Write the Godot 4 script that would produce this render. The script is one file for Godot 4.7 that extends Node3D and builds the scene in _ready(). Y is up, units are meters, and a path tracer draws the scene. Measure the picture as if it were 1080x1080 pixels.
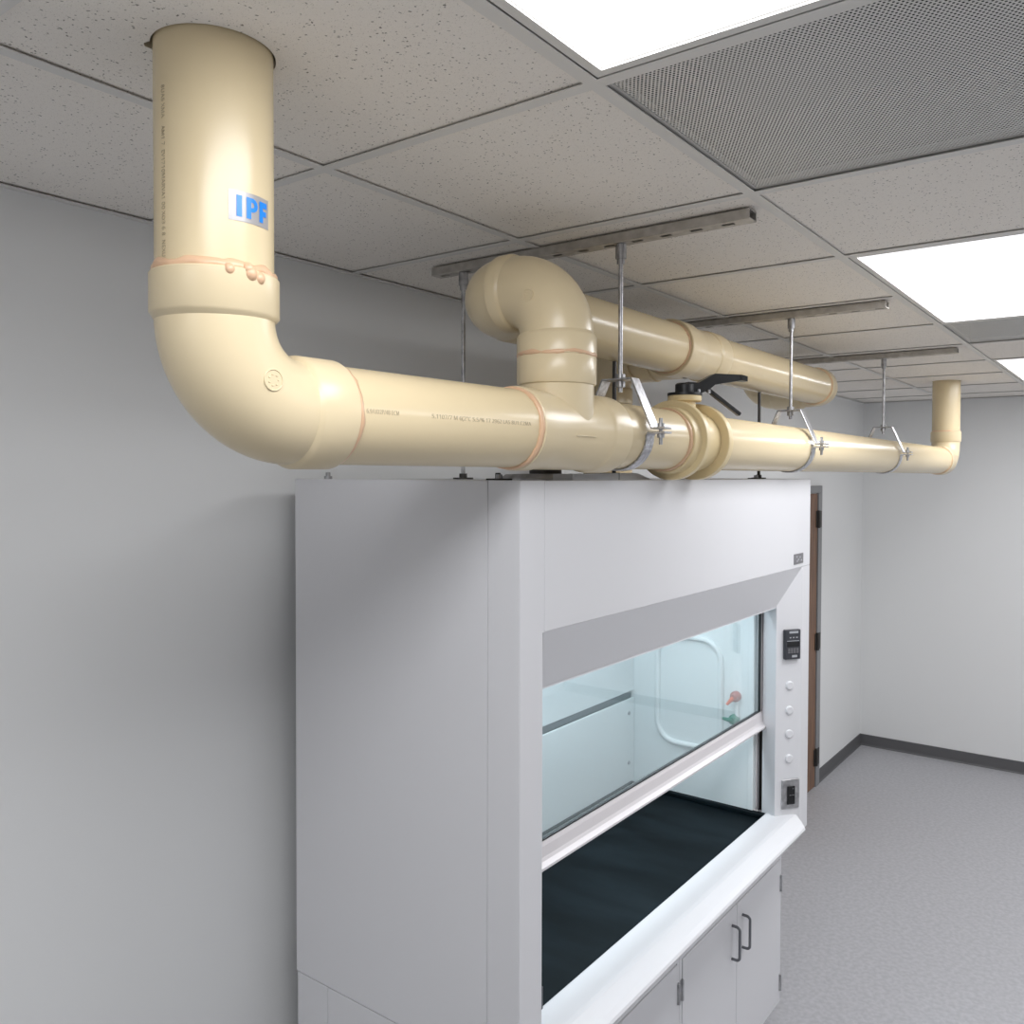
extends Node3D
# A laboratory corner: cream pressure pipe under a suspended ceiling above a white fume hood.
# Working axes: x out from the left wall, y up, z = depth away from the camera. P() turns them into Godot's.

const HC := 2.736          # ceiling height
const R := 0.0785           # pipe radius
const PX := 0.842          # main line axis
const PY := 2.253
const ZR := 0.705          # near riser
const ZR2 := 5.738          # far riser
const ZF := 7.0625         # far wall
const ROOM_X := 4.25
const ROOM_BACK := -2.6
const UX := 0.638           # upper line axis
const UY := 2.562
const HUB := 0.0860
const XF := 0.8252         # hood front plane
const HZ0 := 1.412         # hood left / right sides
const HZ1 := 3.252
const HTOP := 2.1475

const SWING := -1.6         # degrees: the near riser and its elbow stand a little closer to the wall
const SWING_Z := 1.36

var M := {}
var used := {}
var rng := RandomNumberGenerator.new()

# ---------------------------------------------------------------- helpers
func P(x: float, y: float, z: float) -> Vector3:
	return Vector3(x, y, -z)

func mb() -> SurfaceTool:
	var st := SurfaceTool.new()
	st.begin(Mesh.PRIMITIVE_TRIANGLES)
	return st

func numbered(n: String) -> String:
	if not used.has(n):
		used[n] = 0
		return n
	used[n] += 1
	return "%s_%03d" % [n, used[n]]

func part(called: String, st: SurfaceTool, m: Material, parent: Node3D) -> MeshInstance3D:
	var o := MeshInstance3D.new()
	o.name = called if parent != self else numbered(called)
	st.set_material(m)
	o.mesh = st.commit()
	parent.add_child(o, true)
	o.global_transform = Transform3D.IDENTITY
	return o

func inst(called: String, mesh: Mesh, parent: Node3D, xf: Transform3D) -> MeshInstance3D:
	var o := MeshInstance3D.new()
	o.name = called if parent != self else numbered(called)
	o.mesh = mesh
	parent.add_child(o, true)
	o.global_transform = xf
	return o

func mesh_of(st: SurfaceTool, m: Material) -> ArrayMesh:
	st.set_material(m)
	return st.commit()

func thing(called: String, label: String, category: String, at: Vector3, group := "") -> Node3D:
	var o := Node3D.new()
	o.name = numbered(called)
	add_child(o)
	o.position = at
	tag(o, label, category, group)
	return o

func tag(o: Node, label: String, category: String, group := "") -> void:
	o.set_meta("label", label)
	o.set_meta("category", category)
	if group != "":
		o.set_meta("group", group)

func structure(called: String, label := "") -> Node3D:
	var o := Node3D.new()
	o.name = called
	add_child(o)
	o.set_meta("kind", "structure")
	if label != "":
		o.set_meta("label", label)
	return o

func v(st: SurfaceTool, p: Vector3, n: Vector3) -> void:
	st.set_normal(n)
	st.set_uv(Vector2(p.x, p.z))
	st.add_vertex(p)

func tri3(st: SurfaceTool, a: Vector3, na: Vector3, b: Vector3, nb: Vector3, c: Vector3, nc: Vector3) -> void:
	var cr := (b - a).cross(c - a)
	if cr.length_squared() < 1e-16:
		return
	if cr.dot(na + nb + nc) > 0.0:
		v(st, a, na); v(st, c, nc); v(st, b, nb)
	else:
		v(st, a, na); v(st, b, nb); v(st, c, nc)

func tri(st: SurfaceTool, a: Vector3, b: Vector3, c: Vector3, n: Vector3) -> void:
	tri3(st, a, n, b, n, c, n)

func quad(st: SurfaceTool, a: Vector3, b: Vector3, c: Vector3, d: Vector3, n: Vector3) -> void:
	tri(st, a, b, c, n)
	tri(st, a, c, d, n)

# a box about its centre c (Godot coordinates) with chamfered edges
func box(st: SurfaceTool, c: Vector3, s: Vector3, bev := 0.0, bs := Basis.IDENTITY) -> void:
	var h := s * 0.5
	var b: float = min(bev, min(h.x, min(h.y, h.z)) * 0.9)
	for ax in 3:
		for sg in [-1.0, 1.0]:
			var u := (ax + 1) % 3
			var w := (ax + 2) % 3
			var n := Vector3.ZERO
			n[ax] = sg
			var pts := []
			for k in [[-1, -1], [1, -1], [1, 1], [-1, 1]]:
				var p := Vector3.ZERO
				p[ax] = sg * h[ax]
				p[u] = k[0] * (h[u] - b)
				p[w] = k[1] * (h[w] - b)
				pts.append(c + bs * p)
			quad(st, pts[0], pts[1], pts[2], pts[3], bs * n)
	if b <= 0.0:
		return
	for ax in 3:
		var u := (ax + 1) % 3
		var w := (ax + 2) % 3
		for su in [-1.0, 1.0]:
			for sw in [-1.0, 1.0]:
				var pts := []
				for e in [-1.0, 1.0]:
					var p := Vector3.ZERO
					p[ax] = e * (h[ax] - b); p[u] = su * h[u]; p[w] = sw * (h[w] - b)
					var q := Vector3.ZERO
					q[ax] = e * (h[ax] - b); q[u] = su * (h[u] - b); q[w] = sw * h[w]
					if e < 0:
						pts.append(c + bs * p); pts.append(c + bs * q)
					else:
						pts.append(c + bs * q); pts.append(c + bs * p)
				var n := Vector3.ZERO
				n[u] = su; n[w] = sw
				quad(st, pts[0], pts[1], pts[2], pts[3], bs * n.normalized())
	for sx in [-1.0, 1.0]:
		for sy in [-1.0, 1.0]:
			for sz in [-1.0, 1.0]:
				var g := Vector3(sx, sy, sz)
				var a := Vector3(sx * h.x, sy * (h.y - b), sz * (h.z - b))
				var d := Vector3(sx * (h.x - b), sy * h.y, sz * (h.z - b))
				var e := Vector3(sx * (h.x - b), sy * (h.y - b), sz * h.z)
				tri(st, c + bs * a, c + bs * d, c + bs * e, bs * g.normalized())

# a box given by its limits in working axes
func bx(st: SurfaceTool, x0: float, x1: float, y0: float, y1: float, z0: float, z1: float, bev := 0.0) -> void:
	box(st, P((x0 + x1) / 2, (y0 + y1) / 2, (z0 + z1) / 2), Vector3(absf(x1 - x0), absf(y1 - y0), absf(z1 - z0)), bev)

func cut(called: String, m: Material, parent: Node3D, x0: float, x1: float, y0: float, y1: float, z0: float, z1: float, bev := 0.0) -> MeshInstance3D:
	var st := mb()
	bx(st, x0, x1, y0, y1, z0, z1, bev)
	return part(called, st, m, parent)

func perp(d: Vector3) -> Vector3:
	var a := Vector3.UP if absf(d.y) < 0.9 else Vector3.RIGHT
	return a.cross(d).normalized()

# a round bar along a path with a radius at every point; edges sharper than 40 degrees stay sharp
func tube(st: SurfaceTool, path: Array, radii: Array, seg := 48, cap := true, squash := 1.0) -> void:
	var n := path.size()
	var tg: Array[Vector3] = []
	for i in n:
		var a := i
		while a > 0 and path[a].distance_to(path[i]) < 1e-6:
			a -= 1
		var b := i
		while b < n - 1 and path[b].distance_to(path[i]) < 1e-6:
			b += 1
		var d := Vector3.ZERO
		if path[i].distance_to(path[a]) > 1e-6:
			d += (path[i] - path[a]).normalized()
		if path[i].distance_to(path[b]) > 1e-6:
			d += (path[b] - path[i]).normalized()
		tg.append(d.normalized())
	var us: Array[Vector3] = []
	var u := perp(tg[0])
	for i in n:
		u = (u - tg[i] * u.dot(tg[i])).normalized()
		us.append(u)
	var prof: Array[Vector2] = []
	for i in n - 1:
		var dl: float = path[i].distance_to(path[i + 1])
		var dr: float = radii[i + 1] - radii[i]
		var q := Vector2(dl, -dr)
		prof.append(q.normalized() if q.length() > 1e-7 else Vector2(1, 0))
	for i in n - 1:
		var na := prof[i]
		var nb := prof[i]
		if i > 0 and prof[i].dot(prof[i - 1]) > 0.77:
			na = (prof[i] + prof[i - 1]).normalized()
		if i < n - 2 and prof[i].dot(prof[i + 1]) > 0.77:
			nb = (prof[i] + prof[i + 1]).normalized()
		for k in seg:
			var c0 := TAU * k / seg
			var c1 := TAU * (k + 1) / seg
			var w0 := tg[i].cross(us[i])
			var w1 := tg[i + 1].cross(us[i + 1])
			var d00: Vector3 = us[i] * cos(c0) + w0 * sin(c0) * squash
			var d01: Vector3 = us[i] * cos(c1) + w0 * sin(c1) * squash
			var d10: Vector3 = us[i + 1] * cos(c0) + w1 * sin(c0) * squash
			var d11: Vector3 = us[i + 1] * cos(c1) + w1 * sin(c1) * squash
			var a: Vector3 = path[i] + d00 * radii[i]
			var b: Vector3 = path[i] + d01 * radii[i]
			var c: Vector3 = path[i + 1] + d11 * radii[i + 1]
			var d: Vector3 = path[i + 1] + d10 * radii[i + 1]
			var n0: Vector3 = (d00 * na.x + tg[i] * na.y).normalized()
			var n1: Vector3 = (d01 * na.x + tg[i] * na.y).normalized()
			var n2: Vector3 = (d11 * nb.x + tg[i + 1] * nb.y).normalized()
			var n3: Vector3 = (d10 * nb.x + tg[i + 1] * nb.y).normalized()
			tri3(st, a, n0, b, n1, c, n2)
			tri3(st, a, n0, c, n2, d, n3)
	if cap:
		for e in [0, n - 1]:
			var w: Vector3 = tg[e].cross(us[e])
			var nn: Vector3 = -tg[e] if e == 0 else tg[e]
			for k in seg:
				var c0 := TAU * k / seg
				var c1 := TAU * (k + 1) / seg
				tri(st, path[e], path[e] + (us[e] * cos(c0) + w * sin(c0) * squash) * radii[e], path[e] + (us[e] * cos(c1) + w * sin(c1) * squash) * radii[e], nn)

func rod(st: SurfaceTool, a: Vector3, b: Vector3, r: float, seg := 16, bev := 0.0) -> void:
	if bev > 0.0:
		var d := (b - a).normalized()
		tube(st, [a, a + d * bev, b - d * bev, b], [r - bev, r, r, r - bev], seg)
	else:
		tube(st, [a, b], [r, r], seg)

# extrude a polygon: f(u, v, w) maps to space
func prism(st: SurfaceTool, poly: PackedVector2Array, f: Callable, w0: float, w1: float) -> void:
	var idx := Geometry2D.triangulate_polygon(poly)
	var mid: Vector3 = (f.call(0.0, 0.0, w1) - f.call(0.0, 0.0, w0)).normalized()
	for k in range(0, idx.size(), 3):
		for e in [[w0, -1.0], [w1, 1.0]]:
			var q := []
			for j in 3:
				var p := poly[idx[k + j]]
				q.append(f.call(p.x, p.y, e[0]))
			tri(st, q[0], q[1], q[2], mid * e[1])
	var cw := Geometry2D.is_polygon_clockwise(poly)
	for i in poly.size():
		var p := poly[i]
		var q := poly[(i + 1) % poly.size()]
		var t := (q - p).normalized()
		var o := Vector2(-t.y, t.x) if cw else Vector2(t.y, -t.x)
		var zero: Vector3 = f.call(0.0, 0.0, w0)
		var n: Vector3 = (f.call(o.x, o.y, w0) - zero).normalized()
		quad(st, f.call(p.x, p.y, w0), f.call(q.x, q.y, w0), f.call(q.x, q.y, w1), f.call(p.x, p.y, w1), n)

# a squeezed-out ring of solvent cement around a joint
func bead(c: Vector3, axis: Vector3, ring: float, thick: float, parent: Node3D, seed_: int, wave := 0.003) -> MeshInstance3D:
	var st := mb()
	var u := perp(axis)
	var w := axis.cross(u)
	var nz := FastNoiseLite.new()
	nz.seed = seed_
	nz.frequency = 1.0
	var rows := []
	for k in 73:
		var a := TAU * (k % 72) / 72.0
		var d := u * cos(a) + w * sin(a)
		var t: float = thick * (1.0 + 0.45 * nz.get_noise_2d(cos(a) * 2.2, sin(a) * 2.2))
		var off: float = wave * nz.get_noise_2d(cos(a) * 1.4 + 9.0, sin(a) * 1.4)
		var row := []
		for j in 11:
			var b := TAU * (j % 10) / 10.0
			var nn := d * cos(b) + axis * sin(b)
			row.append([c + axis * off + d * ring + (d * cos(b) * 0.6 + axis * sin(b) * 1.25) * t, nn])
		rows.append(row)
	for k in 72:
		for j in 10:
			var a: Array = rows[k][j]
			var b: Array = rows[k + 1][j]
			var cc: Array = rows[k + 1][j + 1]
			var d: Array = rows[k][j + 1]
			tri3(st, a[0], a[1], b[0], b[1], cc[0], cc[1])
			tri3(st, a[0], a[1], cc[0], cc[1], d[0], d[1])
	return part("cement_bead", st, M.cement, parent)

# an elbow between directions d1 (travelling in) and d2 (travelling out), with sockets at both ends
func elbow(st: SurfaceTool, corner: Vector3, d1: Vector3, d2: Vector3, bend: float, hub_in: float, hub_out: float, body := 0.0) -> void:
	var rb := body if body > 0.0 else R + 0.001
	var path := []
	var rad := []
	var p0 := corner - d1 * bend
	if hub_in > 0.0:
		for e in [[hub_in, R - 0.002], [hub_in, HUB - 0.002], [hub_in - 0.002, HUB], [0.004, HUB], [0.0, HUB - 0.003], [-0.004, rb]]:
			path.append(p0 - d1 * e[0]); rad.append(e[1])
	else:
		path.append(p0); rad.append(rb)
	var c := corner - d1 * bend + d2 * bend
	for k in range(1, 20):
		var a := PI / 2 * k / 20.0
		path.append(c - d2 * bend * cos(a) + d1 * bend * sin(a)); rad.append(rb)
	var p1 := corner + d2 * bend
	if hub_out > 0.0:
		for e in [[-0.004, rb], [0.0, HUB - 0.003], [0.004, HUB], [hub_out - 0.002, HUB], [hub_out, HUB - 0.002], [hub_out, R - 0.002]]:
			path.append(p1 + d2 * e[0]); rad.append(e[1])
	else:
		path.append(p1); rad.append(rb)
	tube(st, path, rad, 56, false)

# lettering: a TextMesh whose points go through f (x right, y up, z out)
func letters(called: String, text: String, size: float, f: Callable, m: Material, parent: Node3D, bold := false, thick := 0.0006, width := 0.0) -> MeshInstance3D:
	var tm := TextMesh.new()
	var fnt := SystemFont.new()
	fnt.font_names = PackedStringArray(["Droid Sans"])
	if bold:
		fnt.font_weight = 700
	tm.font = fnt
	tm.text = text
	tm.font_size = 64
	tm.pixel_size = size / 64.0
	tm.depth = thick
	tm.curve_step = 2.0
	var arr := tm.get_mesh_arrays()
	var vs: PackedVector3Array = arr[Mesh.ARRAY_VERTEX]
	var ns: PackedVector3Array = arr[Mesh.ARRAY_NORMAL]
	var ix: PackedInt32Array = arr[Mesh.ARRAY_INDEX]
	var half := 0.0
	for p in vs:
		half = maxf(half, absf(p.x))
	var sx := 1.0 if width <= 0.0 else width / (2.0 * half)
	var st := mb()
	for k in range(0, ix.size(), 3):
		var q := []
		var nn := Vector3.ZERO
		for j in 3:
			var p := vs[ix[k + j]]
			q.append(f.call(p.x * sx, p.y, p.z))
			var n := ns[ix[k + j]]
			nn += f.call(p.x * sx + n.x * 1e-3, p.y + n.y * 1e-3, p.z + n.z * 1e-3) - q[j]
		tri(st, q[0], q[1], q[2], nn.normalized())
	return part(called, st, m, parent)

# ---------------------------------------------------------------- materials
func mat(called: String, c: Color, rough: float, metal := 0.0, spec := 0.5) -> StandardMaterial3D:
	var m := StandardMaterial3D.new()
	m.resource_name = called
	m.albedo_color = c
	m.roughness = rough
	m.metallic = metal
	m.metallic_specular = spec
	M[called] = m
	return m

func c8(r: int, g: int, b: int) -> Color:
	return Color(r / 255.0, g / 255.0, b / 255.0)

# noise mapped between two colours, tiled over the world
func mottled(m: StandardMaterial3D, a: Color, b: Color, freq: float, size: float, seed_: int, px := 512, octaves := 4, gain := 1.0, stretch := Vector3.ONE) -> void:
	var nz := FastNoiseLite.new()
	nz.seed = seed_
	nz.frequency = freq
	nz.fractal_octaves = octaves
	var im := nz.get_seamless_image(px, px)
	im.convert(Image.FORMAT_RGB8)
	for y in px:
		for x in px:
			var t: float = clampf((im.get_pixel(x, y).r - 0.5) * gain + 0.5, 0.0, 1.0)
			im.set_pixel(x, y, a.lerp(b, t))
	im.generate_mipmaps()
	m.albedo_color = Color.WHITE
	m.albedo_texture = ImageTexture.create_from_image(im)
	m.uv1_triplanar = true
	m.uv1_world_triplanar = true
	m.uv1_scale = stretch / size

func fine_relief(m: StandardMaterial3D, freq: float, size: float, cm: float, seed_: int) -> void:
	var nz := FastNoiseLite.new()
	nz.seed = seed_
	nz.frequency = freq
	nz.fractal_octaves = 2
	var im := nz.get_seamless_image(512, 512)
	m.heightmap_enabled = true
	m.heightmap_texture = ImageTexture.create_from_image(im)
	m.heightmap_scale = cm
	m.uv1_triplanar = true
	m.uv1_world_triplanar = true
	m.uv1_scale = Vector3.ONE / size

func materials() -> void:
	mat("wall", c8(230, 231, 231), 0.75, 0.0, 0.35)
	mat("floor", c8(160, 158, 162), 0.5, 0.0, 0.4)
	mottled(M.floor, c8(167, 167, 171), c8(182, 182, 186), 0.03, 0.9, 5, 1024, 5, 1.4)
	mat("baseboard", c8(92, 92, 94), 0.6)
	mat("tee", c8(224, 222, 218), 0.55)
	mat("slab", c8(120, 118, 115), 0.9)
	# mineral fibre tile: pin holes and fissures
	mat("tile", Color.WHITE, 0.95, 0.0, 0.2)
	var im := Image.create(1024, 1024, false, Image.FORMAT_RGB8)
	var base := c8(243, 238, 231)
	im.fill(base)
	var r := RandomNumberGenerator.new()
	r.seed = 77
	for y in 1024:
		for x in 1024:
			var g := r.randf_range(-0.022, 0.022)
			im.set_pixel(x, y, Color(base.r + g, base.g + g, base.b + g))
	for k in 15000:
		var x := r.randi() % 1024
		var y := r.randi() % 1024
		var g := r.randf_range(0.05, 0.2)
		for j in r.randi_range(1, 3):
			im.set_pixel((x + j) % 1024, (y + (j / 2)) % 1024, Color(base.r - g, base.g - g, base.b - g))
	for k in 1700:
		var cx := r.randf() * 1024
		var cy := r.randf() * 1024
		var a := r.randf() * PI
		var lx := r.randf_range(1.4, 3.5)
		var ly := r.randf_range(1.0, 2.0)
		var g := r.randf_range(0.2, 0.5)
		var e := int(lx) + 2
		for dy in range(-e, e + 1):
			for dx in range(-e, e + 1):
				var p := Vector2(dx, dy).rotated(a)
				if (p.x / lx) ** 2 + (p.y / ly) ** 2 < 1.0 + r.randf_range(-0.35, 0.2):
					im.set_pixel(posmod(int(cx) + dx, 1024), posmod(int(cy) + dy, 1024), Color(base.r - g, base.g - g, base.b - g))
	im.generate_mipmaps()
	M.tile.albedo_texture = ImageTexture.create_from_image(im)
	M.tile.uv1_triplanar = true
	M.tile.uv1_world_triplanar = true
	M.tile.uv1_scale = Vector3.ONE / 0.73
	# pipes
	mat("pipe", c8(221, 203, 166), 0.24, 0.0, 0.5)
	mat("fitting", c8(220, 203, 168), 0.28, 0.0, 0.5)
	mat("valve", c8(224, 204, 160), 0.34, 0.0, 0.5)
	mat("cement", c8(220, 182, 148), 0.3, 0.0, 0.5)
	mat("stencil", c8(170, 156, 130), 0.7)
	mat("sticker", c8(168, 165, 165), 0.3, 0.2)
	mat("sticker_blue", c8(28, 132, 228), 0.3)
	mat("far_blue", c8(70, 140, 225), 0.4)
	# metal
	mat("steel", c8(176, 176, 178), 0.38, 0.95)
	mottled(M.steel, c8(150, 150, 152), c8(198, 198, 200), 0.02, 0.2, 9, 256, 3, 1.6)
	mat("galv", c8(168, 163, 155), 0.5, 0.6)
	mottled(M.galv, c8(178, 173, 166), c8(200, 196, 190), 0.03, 0.3, 11, 256, 3, 1.2)
	mat("zinc", c8(190, 190, 194), 0.3, 0.9)
	mottled(M.zinc, c8(165, 165, 168), c8(215, 215, 220), 0.03, 0.12, 13, 256, 3, 1.8)
	mat("dark_metal", c8(70, 68, 66), 0.45, 0.7)
	mat("black", c8(24, 25, 27), 0.38)
	mat("black_gloss", c8(16, 17, 19), 0.25)
	# hood
	mat("hood", c8(215, 215, 218), 0.38, 0.0, 0.5)
	mat("liner", c8(224, 230, 231), 0.42, 0.0, 0.5)
	mat("worktop", c8(40, 48, 54), 0.55, 0.0, 0.22)
	mottled(M.worktop, c8(8, 16, 20), c8(20, 29, 34), 0.008, 1.4, 21, 512, 5, 1.7, Vector3(0.6, 1, 2.2))
	mat("rail", c8(222, 218, 220), 0.4, 0.1)
	mat("track", c8(120, 122, 126), 0.35, 0.8)
	mat("plate_grey", c8(122, 121, 124), 0.45, 0.3)
	mat("device", c8(52, 54, 60), 0.4)
	mat("device_light", c8(168, 170, 175), 0.5)
	mat("screen_off", c8(14, 15, 18), 0.15)
	mat("orange", c8(214, 92, 50), 0.35)
	mat("red_brown", c8(150, 72, 62), 0.4)
	mat("green", c8(20, 110, 88), 0.35)
	mat("wood", c8(120, 88, 66), 0.5)
	mottled(M.wood, c8(104, 76, 58), c8(140, 106, 82), 0.02, 0.6, 31, 256, 4, 1.6, Vector3(6, 0.35, 6))
	mat("frame_grey", c8(142, 143, 145), 0.45, 0.2)
	mat("grille", c8(196, 194, 190), 0.5, 0.2)
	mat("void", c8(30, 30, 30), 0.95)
	var gl := mat("glass", Color(0.80, 0.93, 0.95, 0.08), 0.02)
	gl.transparency = BaseMaterial3D.TRANSPARENCY_ALPHA
	var gp := mat("grille_sheet", Color.WHITE, 0.5, 0.2)
	# one repeat of a staggered hole pattern, cut through the sheet
	var w := 64
	var h := 110
	var ip := Image.create(w, h, false, Image.FORMAT_RGBA8)
	for y in h:
		for x in w:
			var open := false
			for c in [Vector2(0, 0), Vector2(w, 0), Vector2(0, h), Vector2(w, h), Vector2(w / 2.0, h / 2.0)]:
				if Vector2(x + 0.5, y + 0.5).distance_to(c) < 17.0:
					open = true
			ip.set_pixel(x, y, Color(0.86, 0.855, 0.84, 0.0 if open else 1.0))
	gp.albedo_texture = ImageTexture.create_from_image(ip)
	gp.transparency = BaseMaterial3D.TRANSPARENCY_ALPHA_SCISSOR
	gp.alpha_scissor_threshold = 0.5
	gp.uv1_scale = Vector3(1.0 / 0.0066, 1.0 / 0.0113, 1)
	var em := mat("diffuser", c8(250, 250, 250), 0.6)
	em.emission_enabled = true
	em.emission = c8(253, 253, 255)
	em.emission_energy_multiplier = 1.3
	var hl := mat("hood_lamp", c8(245, 250, 252), 0.6)
	hl.emission_enabled = true
	hl.emission = c8(232, 245, 252)
	hl.emission_energy_multiplier = 1.5

# ---------------------------------------------------------------- the scene
func _ready() -> void:
	rng.seed = 4
	view()
	materials()
	room()
	ceiling()
	hood()
	cabinets()
	pipes()
	hangers()
	hood_top()

func view() -> void:
	var cam := Camera3D.new()
	cam.name = "camera"
	add_child(cam)
	# the lens sits 2.16 m up, turned 36 degrees towards the wall, 1.3 degrees down, with a small lens shift
	cam.transform = Transform3D(Basis(Vector3(0.80798144, 0.00309917, -0.58919978), Vector3(-0.01611285, 0.9997284, -0.01683734), Vector3(0.58898758, 0.02309795, 0.80781193)).orthonormalized(), P(1.8863, 2.1599, 0))
	var n := 0.05
	var f := 900.2168
	cam.set_frustum(n * 1080.0 / f, Vector2(-21.944, -18.541) * n / f, n, 60.0)
	cam.current = true
	var env := Environment.new()
	env.background_mode = Environment.BG_COLOR
	env.background_color = Color(0.02, 0.02, 0.02)
	env.tonemap_mode = Environment.TONE_MAPPER_LINEAR
	env.tonemap_exposure = 1.0
	env.sdfgi_enabled = true
	env.ssao_enabled = true
	env.ssil_enabled = true
	var we := WorldEnvironment.new()
	we.name = "surroundings"
	we.environment = env
	add_child(we)

const LAMP_ENERGY := 1.74
const HOOD_LAMP_ENERGY := 0.76

func room() -> void:
	var fl := structure("floor")
	cut("floor_sheet", M.floor, fl, -0.15, ROOM_X + 0.15, -0.12, 0.0, ROOM_BACK - 0.15, ZF + 0.15)
	var top := 3.3
	var wl := structure("wall_left")
	cut("wall_panel", M.wall, wl, -0.15, 0.0, 0.0, top, ROOM_BACK - 0.15, ZF + 0.15)
	var wf := structure("wall_far")
	cut("wall_panel", M.wall, wf, 0.0, ROOM_X, 0.0, top, ZF, ZF + 0.15)
	var wr := structure("wall_right")
	cut("wall_panel", M.wall, wr, ROOM_X, ROOM_X + 0.15, 0.0, top, ROOM_BACK - 0.15, ZF + 0.15)
	var wb := structure("wall_back")
	cut("wall_panel", M.wall, wb, 0.0, ROOM_X, 0.0, top, ROOM_BACK - 0.15, ROOM_BACK)
	# baseboards: a flat vinyl strip with a coved toe
	var prof := PackedVector2Array([Vector2(0, 0), Vector2(0.014, 0), Vector2(0.011, 0.004), Vector2(0.006, 0.012), Vector2(0.005, 0.086), Vector2(0.003, 0.089), Vector2(0, 0.089)])
	var st := mb()
	prism(st, prof, func(u, vv, w): return P(u, vv, w), 5.99, ZF)
	prism(st, prof, func(u, vv, w): return P(u, vv, w), ROOM_BACK, 4.88)
	var b := part("baseboard_left", st, M.baseboard, self)
	b.set_meta("kind", "structure")
	st = mb()
	prism(st, prof, func(u, vv, w): return P(w, vv, ZF - u), 0.0, ROOM_X)
	b = part("baseboard_far", st, M.baseboard, self)
	b.set_meta("kind", "structure")
	# the door behind the hood
	var d := structure("door_1", "brown wooden door in a grey metal frame in the left wall")
	cut("door_frame", M.frame_grey, d, 0.0, 0.02, 0.0, 2.04, 5.90, 5.975, 0.002)
	cut("door_frame", M.frame_grey, d, 0.0, 0.02, 2.04, 2.09, 4.88, 5.975, 0.002)
	cut("door_frame", M.frame_grey, d, 0.0, 0.02, 0.0, 2.04, 4.88, 4.93, 0.002)
	cut("door_leaf", M.wood, d, 0.0, 0.012, 0.006, 2.036, 4.934, 5.893, 0.001)
	for y in [1.86, 1.015, 0.21]:
		st = mb()
		rod(st, P(0.022, y - 0.06, 5.897), P(0.022, y + 0.06, 5.897), 0.011, 14, 0.002)
		bx(st, 0.012, 0.018, y - 0.057, y + 0.057, 5.865, 5.893, 0.001)
		bx(st, 0.02, 0.024, y - 0.057, y + 0.057, 5.90, 5.955, 0.001)
		part("hinge", st, M.dark_metal, d)

# a panel with a round hole, in working axes, bottom at y0
func holed(st: SurfaceTool, x0: float, x1: float, z0: float, z1: float, y0: float, y1: float, cx: float, cz: float, rr: float, notch := -100.0) -> void:
	var angs: Array[float] = []
	for k in 64:
		angs.append(TAU * k / 64.0)
	for q in [[x0, z0], [x1, z0], [x1, z1], [x0, z1]]:
		angs.append(fposmod(atan2(q[1] - cz, q[0] - cx), TAU))
	angs.sort()
	var inner := []
	var outer := []
	for a in angs:
		var dx := cos(a)
		var dz := sin(a)
		var t := 1e9
		if absf(dx) > 1e-6:
			t = minf(t, ((x1 if dx > 0 else x0) - cx) / dx)
		if absf(dz) > 1e-6:
			t = minf(t, ((z1 if dz > 0 else z0) - cz) / dz)
		outer.append(Vector2(cx + dx * t, cz + dz * t))
		var r2 := rr
		if notch > -50.0 and absf(angle_difference(a, notch)) < 0.075:
			r2 = rr * 1.09
		inner.append(Vector2(cx + dx * r2, cz + dz * r2))
	for k in angs.size():
		var j := (k + 1) % angs.size()
		for e in [[y0, Vector3.DOWN], [y1, Vector3.UP]]:
			quad(st, P(inner[k].x, e[0], inner[k].y), P(inner[j].x, e[0], inner[j].y), P(outer[j].x, e[0], outer[j].y), P(outer[k].x, e[0], outer[k].y), e[1])
		var m: Vector2 = (inner[k] + inner[j]) / 2 - Vector2(cx, cz)
		quad(st, P(inner[k].x, y0, inner[k].y), P(inner[j].x, y0, inner[j].y), P(inner[j].x, y1, inner[j].y), P(inner[k].x, y1, inner[k].y), -P(m.x, 0, m.y).normalized())

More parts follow.
